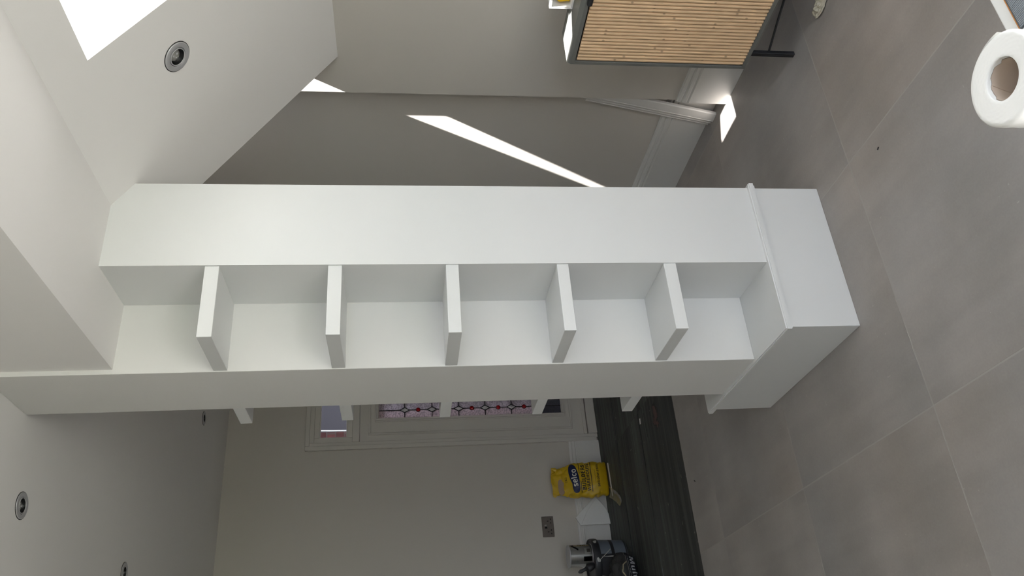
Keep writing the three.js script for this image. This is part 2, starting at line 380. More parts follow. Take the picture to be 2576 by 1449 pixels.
// open white caddy with yellow sponge, on the sideboard
{
  const o = thing('caddy', 'small white open box lying on its side on the grey sideboard', 'box', [1.128, 0.811, 0.28]);
  const x0 = 1.100, x1 = 1.157, y0 = 0.811, y1 = 0.889, z0 = 0.205, z1 = 0.36, t = 0.006;
  wpart(o, 'shell', merge([box(x0, x1, y0, y0 + t, z0, z1), box(x0, x1, y1 - t, y1, z0, z1), box(x0, x1, y0 + t, y1 - t, z0, z0 + t), box(x0, x1, y0 + t, y1 - t, z1 - t, z1), box(x1 - t, x1, y0 + t, y1 - t, z0 + t, z1 - t)]), M.white);
  const s = thing('sponge', 'bright yellow sponge tucked inside the small white box', 'sponge', [1.1295, 0.817, 0.27]);
  const g = new RoundedBoxGeometry(0.032, 0.046, 0.10, 6, 0.008); const p = g.attributes.position;
  for (let i = 0; i < p.count; i++) { const q = 0.006 * (N1(p.getX(i) * 90 + 9, p.getY(i) * 90, p.getZ(i) * 60) - 0.5); p.setXYZ(i, p.getX(i) + q, p.getY(i) + q, p.getZ(i) + q); }
  g.computeVertexNormals(); g.translate(-0.002, 0.0262, 0.003);
  part(s, 'sponge_block', g, std([0.85, 0.5, 0.01], { roughness: 0.9 }));
}
// crumpled rag on the tiles
{
  const o = thing('rag', 'small crumpled beige rag lying on the grey tiles before the sideboard', 'rag', [1.015, 0, 0.342]);
  const g = new THREE.SphereGeometry(1, 48, 32), p = g.attributes.position;
  for (let i = 0; i < p.count; i++) {
    let x = p.getX(i), y = p.getY(i), z = p.getZ(i);
    const f = 1 + 0.55 * (Math.abs(N1(x * 2.3 + 5, y * 2.3, z * 2.3 + 2) - 0.5) * 2 - 0.4) + 0.3 * (Math.abs(N2(x * 5 + 3, y * 5, z * 5) - 0.5) * 2 - 0.4);
    const taper = 1 - 0.25 * z;
    x *= 0.022 * f * taper; z *= 0.05 * (1 + 0.15 * (f - 1)); y = Math.max(-0.0, y * 0.5 + 0.42) * 0.024 * f;
    p.setXYZ(i, x, y, z);
  }
  g.computeVertexNormals(); g.rotateY(0.25);
  part(o, 'crumpled_cloth', g, std([0.50, 0.46, 0.36], { roughness: 0.95 }));
}

// ------------------------------------------------------------------ loose lengths of moulding leaning in the corner
{
  const prof = [[0, 0], [0.009, 0.0], [0.0118, 0.003], [0.0118, 0.0055], [0.0102, 0.0068], [0.0102, 0.0088], [0.0122, 0.0105], [0.0125, 0.048], [0.009, 0.052], [0, 0.054]];
  const specs = [
    [0.0, -0.638, 0.615, 'loose white moulding length leaning in the corner, lowest of the stack against the wall'],
    [0.0135, -0.612, 0.74, 'loose white moulding length leaning in the corner, middle one of the stack'],
    [0.027, -0.586, 0.74, 'loose white moulding length leaning in the corner, outermost with the ridged edge'],
  ];
  specs.forEach(([dx, z, len, label]) => {
    const o = thing('trim_length', label, 'moulding', [1.350 - dx, 0.0, z], 'loose mouldings leaning in the corner');
    const g = new THREE.ExtrudeGeometry(shapeOf(prof), { depth: len, bevelEnabled: false });
    // local: width along +z, depth towards -x, length along y
    const m4 = new THREE.Matrix4().makeBasis(new THREE.Vector3(-1, 0, 0), new THREE.Vector3(0, 0, 1), new THREE.Vector3(0, 1, 0));
    g.applyMatrix4(m4);
    part(o, 'board', g, M.skirt);
    o.rotation.x = THREE.MathUtils.degToRad(13.3);
  });
}

// ------------------------------------------------------------------ table corner, ribbed mat and toilet roll
{
  const y = 0.70, z0 = 1.466;
  const o = thing('work_table', 'white topped table in the near corner of the picture, lit by the sun', 'table', [-0.5, 0, 1.74]);
  wpart(o, 'tabletop', box(-1.2, 0.25, y - 0.022, y, z0, 2.02, 0.003), M.white);
  for (const x of [-1.15, 0.2]) for (const z of [z0 + 0.06, 1.97]) wpart(o, 'leg', box(x - 0.02, x + 0.02, 0, y - 0.022, z - 0.02, z + 0.02, 0.003), M.white);
  const m = thing('ribbed_mat', 'grey ribbed mat with a thin orange edge lying on the white table', 'mat', [-0.14, y, 1.66]);
  const mx0 = -0.362, mx1 = 0.1, mz0 = 1.4845, mz1 = 1.85;
  wpart(m, 'base_sheet', box(mx0, mx1, y + 0.0002, y + 0.0022, mz0 + 0.0008, mz1), std([0.10, 0.11, 0.12], { roughness: 0.7 }));
  const rib = new THREE.CylinderGeometry(0.0010, 0.0010, mz1 - mz0 - 0.004, 6).rotateX(Math.PI / 2), ribs = [];
  // wavy ribs: each rib is a run of beads
  for (let x = mx0 + 0.002; x < mx0 + 0.2; x += 0.0024) { const g = rib.clone(); g.translate(x, y + 0.0022, (mz0 + mz1) / 2 + 0.001); ribs.push(g); }
  const rm = wpart(m, 'ribs', merge(ribs), std([0.3, 0.33, 0.36], { roughness: 0.55 })); rm.userData.kind = 'stuff';
  wpart(m, 'edge_binding', box(mx0, mx1, y + 0.0002, y + 0.0028, mz0, mz0 + 0.0009), std([0.55, 0.22, 0.06], { roughness: 0.7 }), 'thin orange edge binding');
  const r = thing('toilet_roll', 'white paper roll with a brown cardboard core standing on the white table', 'paper roll', [-0.477, y, 1.5245]);
  const RO = 0.0470, RI = 0.0215, ht = 0.10, pr = [];
  pr.push([RI, 0.002], [RO - 0.002, 0], [RO, 0.002]);
  for (let i = 1; i < 12; i++) pr.push([RO + (i % 2 ? 0.0 : -0.0004), 0.002 + (ht - 0.006) * i / 12]);
  pr.push([RO, ht - 0.003], [RO - 0.003, ht]); for (let i = 1; i < 8; i++) pr.push([RO - 0.003 - (RO - RI - 0.004) * i / 8, ht - (i % 2 ? 0.0005 : 0)]);
  pr.push([RI + 0.0005, ht], [RI, ht - 0.002], [RI, 0.002]);
  const g = new THREE.LatheGeometry(pr.map((q) => new THREE.Vector2(...q)), 72), p = g.attributes.position;
  for (let i = 0; i < p.count; i++) { const a = Math.atan2(p.getZ(i), p.getX(i)), rr = Math.hypot(p.getX(i), p.getZ(i)); if (rr > RI + 0.004) { const k = 1 + 0.012 * Math.sin(2 * a + 0.6) + 0.006 * (N1(Math.cos(a) * 3 + 4, Math.sin(a) * 3 + 4, p.getY(i) * 20) - 0.5); p.setX(i, p.getX(i) * k); p.setZ(i, p.getZ(i) * k); } }
  g.computeVertexNormals();
  const quilt = dataTex(256, 256, (u, v) => { const q = 128 + 60 * Math.sin(u * 6.283 * 20) * Math.sin(v * 6.283 * 14) + 50 * (fbm(N1, u * 40, v * 40, 2) - 0.5); return [q, q, q]; }, false);
  part(r, 'paper', g, std([0.90, 0.895, 0.87], { roughness: 0.95, bumpMap: quilt, bumpScale: 0.0003 }));
  const cg = new THREE.LatheGeometry([[RI - 0.0012, 0.001], [RI - 0.0012, ht - 0.004], [RI + 0.0002, ht - 0.004], [RI + 0.0002, 0.001]].map((q) => new THREE.Vector2(...q)), 48);
  const cp = cg.attributes.position; for (let i = 0; i < cp.count; i++) if (cp.getY(i) > 0.05) { const a = Math.atan2(cp.getZ(i), cp.getX(i)); cp.setY(i, cp.getY(i) - 0.004 * N1(a * 4 + 9, 1)); }
  const core = part(r, 'core', cg, std([0.60, 0.49, 0.40], { roughness: 0.95 }), 'brown cardboard core');
  part(core, 'seam', tube([0, 1, 2, 3, 4, 5].map((i) => { const a = 3.4 + i * 0.35; return [Math.cos(a) * (RI - 0.0013), 0.004 + i * 0.018, Math.sin(a) * (RI - 0.0013)]; }), 0.0004, 20, 5), std([0.58, 0.46, 0.36]));
  // loose end of the paper standing off the roll
  const fl = []; const idx = []; const NA = 14;
  for (let i = 0; i <= NA; i++) for (const [yy] of [[0.003], [ht - 0.004]]) { const a = -0.9 + 0.085 * i, off = RO * 1.008 + 0.0009 + 0.000014 * i * i; fl.push(Math.cos(a) * off, yy, Math.sin(a) * off, Math.cos(a) * (off + 0.0004), yy, Math.sin(a) * (off + 0.0004)); }
  for (let i = 0; i < NA; i++) { const b = i * 4; idx.push(b, b + 2, b + 4, b + 2, b + 6, b + 4, b + 1, b + 5, b + 3, b + 3, b + 5, b + 7, b + 2, b + 3, b + 6, b + 3, b + 7, b + 6, b, b + 4, b + 1, b + 1, b + 4, b + 5); }
  const fg = new THREE.BufferGeometry(); fg.setAttribute('position', new THREE.Float32BufferAttribute(fl, 3)); fg.setIndex(idx); fg.computeVertexNormals();
  part(r, 'loose_sheet', fg, std([0.82, 0.81, 0.78], { roughness: 0.95 }));
}

// ------------------------------------------------------------------ side door with leaded glass, transom light over it
{
  const z = ZH + 0.014, d = struct('door_1', [1.075, 0, ZH]);
  const fr = (x0, x1, y0, y1, w, zz0, zz1) => merge([box(x0, x0 + w, y0, y1, zz0, zz1, 0.003), box(x1 - w, x1, y0, y1, zz0, zz1, 0.003), box(x0 + w, x1 - w, y0, y0 + w, zz0, zz1, 0.003), box(x0 + w, x1 - w, y1 - w, y1, zz0, zz1, 0.003)]);
  const A0 = 0.79, A1 = 1.36;
  wpart(d, 'architrave', merge([box(A0, A0 + 0.03, 0, 2.054, ZH, ZH + 0.022, 0.004), box(A1 - 0.03, A1, 0, 2.054, ZH, ZH + 0.022, 0.004), box(A0 + 0.03, A1 - 0.03, 2.024, 2.054, ZH, ZH + 0.022, 0.004)]), M.door);
  wpart(d, 'door_frame', merge([box(0.817, 0.845, -0.012, 2.03, ZH - 0.06, ZH + 0.012, 0.003), box(1.305, 1.333, -0.012, 2.03, ZH - 0.06, ZH + 0.012, 0.003), box(0.845, 1.305, 1.685, 1.735, ZH - 0.06, ZH + 0.014, 0.004), box(0.845, 1.305, 1.995, 2.03, ZH - 0.06, ZH + 0.010, 0.003), box(0.845, 1.305, -0.012, 0.055, ZH - 0.06, ZH + 0.024, 0.006)]), M.door);
  const tr = wpart(d, 'transom_frame', fr(0.845, 1.305, 1.735, 1.995, 0.036, ZH - 0.045, ZH + 0.006), M.door);
  wpart(tr, 'glazing_bead', fr(0.881, 1.269, 1.771, 1.959, 0.006, ZH - 0.02, ZH + 0.001), M.door);
  wpart(tr, 'pane', box(0.881, 1.269, 1.771, 1.959, ZH - 0.024, ZH - 0.020), M.glass);
  // leaf: stiles and rails round a moulded panel with a narrow glass strip
  const g0 = 1.012, g1 = 1.138, b0 = 0.232, b1 = 1.553;
  const leaf = wpart(d, 'door_leaf', prismZ([[0.848, 0.058], [1.302, 0.058], [1.302, 1.682], [0.848, 1.682]], ZH - 0.045, ZH - 0.002, [[[g0, b0], [g1, b0], [g1, b1], [g0, b1]]]), M.door);
  wpart(leaf, 'panel_moulding', merge([fr(0.892, 1.258, 0.162, 1.624, 0.012, ZH - 0.004, ZH + 0.008), fr(0.904, 1.246, 0.174, 1.612, 0.006, ZH - 0.004, ZH + 0.003)]), M.door);
  wpart(leaf, 'glazing_bead', merge([fr(0.988, 1.162, 0.205, 1.580, 0.010, ZH - 0.004, ZH + 0.006), fr(0.998, 1.152, 0.215, 1.570, 0.012, ZH - 0.004, ZH + 0.010), fr(1.010, 1.140, 0.228, 1.557, 0.005, ZH - 0.02, ZH + 0.005)]), M.door);
  wpart(leaf, 'weather_bar', box(0.846, 1.304, 0.06, 0.085, ZH - 0.004, ZH + 0.018, 0.006), M.door);
  // leaded strip
  const zg = ZH - 0.014, cx = 1.075;
  const grain = dataTex(512, 512, (u, v) => { const q = 255 * Math.pow(Math.abs(fbm(N1, u * 70, v * 70, 3) - 0.5) * 2, 0.6); return [q, q, q]; }, false);
  grain.repeat.set(2, 2);
  const obscure = (c, tr) => new THREE.MeshPhysicalMaterial({ color: new THREE.Color().setRGB(...c), roughness: 0.9, transmission: tr, thickness: 0, bumpMap: grain, bumpScale: 0.004 });
  const speck = dataTex(512, 512, (u, v) => { const q = fbm(N1, u * 60, v * 60, 3) + 0.35 * (fbm(N2, u * 110, v * 110, 2) - 0.5), t = q > 0.52 ? 1.0 : 0.72 + 0.3 * q; return [240 * t, 233 * t, 236 * t]; });
  const uvm = (g) => { const p = g.attributes.position, uv = g.attributes.uv; for (let i = 0; i < p.count; i++) uv.setXY(i, p.getX(i) * 2.5, p.getY(i) * 2.5); return g; };
  const panes = [obscure([0.98, 0.91, 0.92], 0.92), obscure([0.95, 0.93, 0.95], 0.92)]; panes.forEach((m) => { m.map = speck; });
  const dark = obscure([0.12, 0.12, 0.16], 0.6);
  const dia = [1.370, 1.175, 0.982, 0.790, 0.597], jew = [1.274, 1.078, 0.886, 0.694, 0.503];
  const cuts = [b0, 0.40, ...[...dia].reverse(), b1];
  for (let i = 0; i + 1 < cuts.length; i++) for (const s of [0, 1]) {
    const x0 = s ? cx : g0, x1 = s ? g1 : cx;
    wpart(leaf, 'pane', uvm(box(x0, x1, cuts[i], cuts[i + 1], zg - 0.002, zg + 0.002)), i === 0 ? dark : panes[s]);
  }
  const lead = std([0.015, 0.015, 0.016], { roughness: 0.5 }), came = [];
  const hw = 0.0028, hd = 0.0045, dh = 0.034, dw = 0.019;
  const stick = (ax, ay, bx2, by) => { const L = Math.hypot(bx2 - ax, by - ay), g = new THREE.BoxGeometry(L, hw * 2, hd * 2); g.rotateZ(Math.atan2(by - ay, bx2 - ax)); g.translate((ax + bx2) / 2, (ay + by) / 2, zg); came.push(g); };
  let y = b0; for (const c of [...dia].reverse()) { stick(cx, y, cx, c - dh); y = c + dh; } stick(cx, y, cx, b1);
  for (const c of dia) { stick(g0, c, cx - dw, c); stick(cx + dw, c, g1, c); for (const [sx, sy] of [[1, 1], [1, -1], [-1, 1], [-1, -1]]) stick(cx + sx * dw, c, cx, c + sy * dh); }
  wpart(leaf, 'lead_came', merge(came), lead);
  const clear = std([0.62, 0.60, 0.62], { roughness: 0.1 });
  for (const c of dia) {
    // bevelled diamond: four facets rising to a small flat
    const P = [], q = 0.42, out = [[dw, 0], [0, dh], [-dw, 0], [0, -dh]].map(([a, b]) => [cx + a * 0.93, c + b * 0.93]), inn = [[dw, 0], [0, dh], [-dw, 0], [0, -dh]].map(([a, b]) => [cx + a * q, c + b * q]);
    const z0 = zg + 0.003, z1 = zg + 0.0075;
    for (let i = 0; i < 4; i++) { const j = (i + 1) % 4; P.push(...out[i], z0, ...out[j], z0, ...inn[j], z1, ...out[i], z0, ...inn[j], z1, ...inn[i], z1); }
    P.push(...inn[0], z1, ...inn[1], z1, ...inn[2], z1, ...inn[0], z1, ...inn[2], z1, ...inn[3], z1);
    const g = new THREE.BufferGeometry(); g.setAttribute('position', new THREE.Float32BufferAttribute(P, 3)); g.computeVertexNormals();
    wpart(leaf, 'bevelled_diamond', g, clear);
  }
  const ruby = std([0.42, 0.006, 0.012], { roughness: 0.15 });
  for (const c of jew) { const g = new THREE.SphereGeometry(0.0145, 24, 12).scale(1, 1, 0.45); g.translate(cx, c, zg + 0.002); const j = wpart(leaf, 'red_jewel', g, ruby); const t = new THREE.TorusGeometry(0.0148, 0.0024, 6, 24); t.translate(cx, c, zg + 0.002); wpart(j, 'lead_ring', t, lead); }
}
// side passage outside the door: neighbour's brick wall, painted wall, downpipe
{
  const brick = dataTex(512, 512, (u, v) => {
    const row = Math.floor(v * 12), uu = u * 4 + (row % 2) * 0.5, fu = uu - Math.floor(uu), fv = v * 12 - row;
    if (fu < 0.04 || fv < 0.12) return [80, 70, 66];
    const k = N1(Math.floor(uu) * 3.1 + 0.5, row * 2.7 + 0.5, 3), t = 0.75 + 0.4 * k + 0.2 * (N2(u * 80, v * 80) - 0.5);
    return [88 * t, 46 * t, 44 * t];
  });
  brick.repeat.set(1, 1);
  const pass = struct('passage');
  const g = box(-1.5, 1.37, -0.2, 2.8, -4.9, -4.7); { const p = g.attributes.position, uv = g.attributes.uv; for (let i = 0; i < p.count; i++) uv.setXY(i, p.getX(i) / 0.9, p.getY(i) / 0.9); }
  part(pass, 'brick_wall', g, std(0xffffff, { map: brick, roughness: 0.95 }));
  part(pass, 'painted_wall', box(1.37, 4, -0.2, 2.8, -4.9, -4.7), std([0.045, 0.04, 0.048], { roughness: 0.9 }));
  part(pass, 'paving', box(-1.5, 4, -0.3, -0.1, -4.9, ZH - 0.12), M.concrete);
  part(pass, 'end_wall', merge([box(-1.6, -1.5, -0.2, 8, -4.9, ZH - 0.12), box(4, 4.1, -0.2, 8, -4.9, ZH - 0.12)]), M.concrete);
  part(pass, 'outer_wall', box(XL - 0.15, 4, H2 + 0.1, 8, ZH - 0.12, ZH - 0.02), M.concrete);
  part(pass, 'downpipe', tube([[1.375, -0.1, -4.66], [1.365, 1.9, -4.66], [1.375, 2.2, -4.66], [1.37, 2.7, -4.66]], 0.007, 24, 10), M.skirt);
}

// ------------------------------------------------------------------ double socket
{
  const x0 = 0.131, x1 = 0.268, y0 = 0.375, y1 = 0.454, z = ZH;
  const o = thing('wall_socket', 'dark metal double plug socket on the far wall above the skirting', 'socket', [(x0 + x1) / 2, (y0 + y1) / 2, z]);
  const cx = (x0 + x1) / 2, cy = (y0 + y1) / 2;
  wpart(o, 'face_plate', box(x0, x1, y0, y1, z, z + 0.009, 0.003), std([0.15, 0.13, 0.115], { roughness: 0.4, metalness: 0.4 }));
  for (const s of [-1, 1]) {
    wpart(o, 'earth_hole', box(cx + s * 0.036 - 0.003, cx + s * 0.036 + 0.003, cy - 0.006, cy + 0.004, z + 0.008, z + 0.0096), M.darkgap);
    for (const t of [-1, 1]) wpart(o, 'pin_hole', box(cx + s * 0.036 + t * 0.012 - 0.0045, cx + s * 0.036 + t * 0.012 + 0.0045, cy - 0.024, cy - 0.018, z + 0.008, z + 0.0096), M.darkgap);
  }
  wpart(o, 'rocker_switch', box(cx - 0.013, cx - 0.001, cy + 0.006, cy + 0.022, z + 0.006, z + 0.012, 0.002), M.darkgap);
  wpart(o, 'rocker_switch', box(cx + 0.001, cx + 0.013, cy + 0.008, cy + 0.024, z + 0.006, z + 0.013, 0.002), std([0.6, 0.6, 0.58], { roughness: 0.2, metalness: 0.8 }), 'bright rocker switch');
}

// ------------------------------------------------------------------ yellow carrier bag
{
  const W = 0.235, HB = 0.385;
  const o = thing('carrier_bag', 'yellow plastic carrier bag with a blue oval logo standing against the far skirting', 'bag', [0.481, -0.012, -3.315]);
  const print = canvasTex(1024, 1536, (c, w, h) => {
    c.fillStyle = '#cdaa1c'; c.fillRect(0, 0, w, h);
    c.save(); c.translate(w / 2 + 10, 610); c.rotate(-0.05);
    c.fillStyle = '#14204e'; c.beginPath(); c.moveTo(-400, 70); c.bezierCurveTo(-420, -60, -250, -60, -150, -50); c.bezierCurveTo(60, -120, 330, -130, 405, -20); c.bezierCurveTo(400, 90, 200, 150, -60, 150); c.bezierCurveTo(-200, 150, -380, 160, -400, 70); c.fill();
    c.fillStyle = '#e9e6d8'; c.font = 'bold 200px sans-serif'; c.textAlign = 'center'; c.textBaseline = 'alphabetic'; c.fillText('selco', 0, 95);
    c.restore();
    c.fillStyle = '#101424'; c.textAlign = 'center';
    c.fillRect(120, 790, 300, 16); c.fillRect(620, 770, 290, 16);
    c.font = 'bold 148px sans-serif'; c.fillText('BUILDERS', w / 2 + 8, 930);
    c.font = 'bold 122px sans-serif'; c.fillText('WAREHOUSE', w / 2 + 8, 1042);
    c.fillRect(130, 1078, 790, 18);
    for (let i = 0; i < 16; i++) c.fillRect(w / 2 - 190 + i * 24, 1186 + (i % 3) * 2, 10 + (i * 7) % 12, 9);
    c.font = 'bold 98px sans-serif'; c.fillText('selcobw.com', w / 2 + 30, 1300);
    c.font = 'bold 40px sans-serif'; c.strokeStyle = '#2a2a18'; c.lineWidth = 8; c.strokeRect(w / 2 - 80, 395, 60, 40); c.strokeRect(w / 2 - 10, 395, 60, 40);
  });
  const mat = std(0xffffff, { map: print, roughness: 0.38 });
  const NU = 96, NV = 70, pos = [], uv = [], idx = [];
  for (let j = 0; j <= NV; j++) {
    const t = j / NV, y = t * HB;
    const full = Math.pow(Math.sin(Math.min(1, t * 3.4 + 0.25) * Math.PI / 2), 0.8);
    const wd = W * (0.90 + 0.16 * full - 0.17 * THREE.MathUtils.smoothstep(t, 0.6, 0.82)) / 2;
    const dp = (0.058 * full * (1 - 0.9 * THREE.MathUtils.smoothstep(t, 0.55, 0.97))) + 0.004;
    for (let i = 0; i <= NU; i++) {
      const a = (i / NU) * Math.PI * 2, ca = Math.cos(a), sa = Math.sin(a), e = 0.62;
      let x = Math.sign(ca) * Math.abs(ca) ** e * wd, z = Math.sign(sa) * Math.abs(sa) ** e * dp;
      const yy0 = y, nx = x * 14, ny = y * 14, fold = Math.abs(fbm(N1, nx * 0.9 + 3 + (sa > 0 ? 0 : 20), ny * 0.7 + x * 9, 3) - 0.5) * 2;
      const edge = 0.4 + 1.2 * Math.abs(ca) + 0.8 * THREE.MathUtils.smoothstep(t, 0.62, 0.9);
      const f2 = Math.abs(N2(x * 30 + yy0 * 22, yy0 * 34 - x * 12, sa > 0 ? 1 : 5) - 0.5) * 2;
      const k = (fold - 0.35) * 0.018 * edge + (f2 - 0.5) * 0.006 * edge;
      x += ca * k + 0.012 * (t > 0.7 ? (t - 0.7) * Math.sin(t * 20) : 0); z += sa * k;
      const yy = y + (t > 0.9 ? 0.012 * (N2(x * 26 + 7, 2) - 0.5) : 0) + (t < 0.02 ? 0 : 0.004 * (N2(x * 20, y * 20) - 0.5));
      pos.push(x, Math.max(0.001, yy), z); uv.push(0.5 + x / 0.265, yy / HB * 0.97);
    }
  }
  for (let j = 0; j < NV; j++) for (let i = 0; i < NU; i++) { const a = j * (NU + 1) + i, b = a + NU + 1; idx.push(a, b, a + 1, b, b + 1, a + 1); }
  const c0 = pos.length / 3; pos.push(0, 0.001, 0); uv.push(0.5, 0); for (let i = 0; i < NU; i++) idx.push(c0, i, i + 1);
  const g = new THREE.BufferGeometry(); g.setAttribute('position', new THREE.Float32BufferAttribute(pos, 3)); g.setAttribute('uv', new THREE.Float32BufferAttribute(uv, 2)); g.setIndex(idx); g.computeVertexNormals();
  part(o, 'bag_body', g, mat);
  // hand hole near the top: pale inside showing through, with rim
  const hole = new THREE.ExtrudeGeometry(shapeOf(Array.from({ length: 24 }, (_, i) => { const a = i / 24 * Math.PI * 2; return [Math.sign(Math.cos(a)) * Math.abs(Math.cos(a)) ** 0.6 * 0.052, Math.sign(Math.sin(a)) * Math.abs(Math.sin(a)) ** 0.6 * 0.019]; })), { depth: 0.002, bevelEnabled: true, bevelSize: 0.002, bevelThickness: 0.001, bevelSegments: 2 });
  const hm = part(o, 'hand_hole', hole, std([0.40, 0.29, 0.20], { roughness: 0.7 }), 'pale hand hole near the top of the bag');
  hm.position.set(-0.045, 0.325, 0.016); hm.rotation.x = -0.1;
  o.rotation.y = 0.06; o.rotation.x = -0.10;
}
// flat white stirring stick with a hole, lying beside the bag
{
  const o = thing('stir_stick', 'thin pale stick with a dark hole lying on the boards before the yellow bag', 'stick', [0.45, -0.012, -3.235]);
  const hole = Array.from({ length: 16 }, (_, i) => [0.085 + 0.011 * Math.cos(i / 16 * 6.283), 0.0045 * Math.sin(i / 16 * 6.283)]);
  const g = new THREE.ExtrudeGeometry(shapeOf([[-0.115, -0.009], [0.112, -0.011], [0.117, -0.006], [0.117, 0.008], [0.112, 0.011], [-0.115, 0.006]], [hole]), { depth: 0.004, bevelEnabled: false });
  g.rotateX(-Math.PI / 2);
  part(o, 'blade', g, M.skirt);
  o.rotation.y = 0.06;
}
// clear plastic strip, bent, on the boards
{
  const o = thing('plastic_strip', 'bent strip of clear plastic lying on the dark boards near the yellow bag', 'plastic', [0.30, -0.012, -3.09]);
  const g = new THREE.PlaneGeometry(0.07, 0.24, 10, 16), p = g.attributes.position;
  for (let i = 0; i < p.count; i++) { const x = p.getX(i), y = p.getY(i); p.setZ(i, 0.006 + 0.012 * Math.abs(x / 0.035) ** 2 + 0.012 * (y / 0.12) ** 2 * (y > 0 ? 1 : 0.3) + 0.004 * N1(x * 60, y * 40)); }
  g.rotateX(-Math.PI / 2); g.computeVertexNormals();
  part(o, 'film', g, new THREE.MeshPhysicalMaterial({ color: new THREE.Color().setRGB(0.75, 0.77, 0.75), roughness: 0.15, transmission: 0.8, thickness: 0 }));
  o.rotation.y = -0.5;
}
// skirting offcut with a curved side propped on the wall
{
  const o = thing('board_offcut', 'white board offcut with a curved edge propped against the skirting beside the yellow bag', 'board', [0.262, -0.012, -3.395]);
  const pts = [[0.115, 0.085], [0.09, 0.062], [0.06, 0.038], [0.025, 0.016], [-0.01, 0.004], [-0.072, 0.0], [-0.070, 0.205], [-0.02, 0.232], [0.0, 0.215]];
  const g = new THREE.ExtrudeGeometry(shapeOf(pts), { depth: 0.010, bevelEnabled: true, bevelSize: 0.0015, bevelThickness: 0.0015, bevelSegments: 1 });
  const body = part(o, 'board', g, M.joinery);
  part(body, 'ridge', tube([[-0.062, 0.196, 0.012], [0.02, 0.150, 0.012], [0.098, 0.085, 0.012]], 0.0022, 10, 6), M.joinery);
  o.rotation.x = -0.06;
}

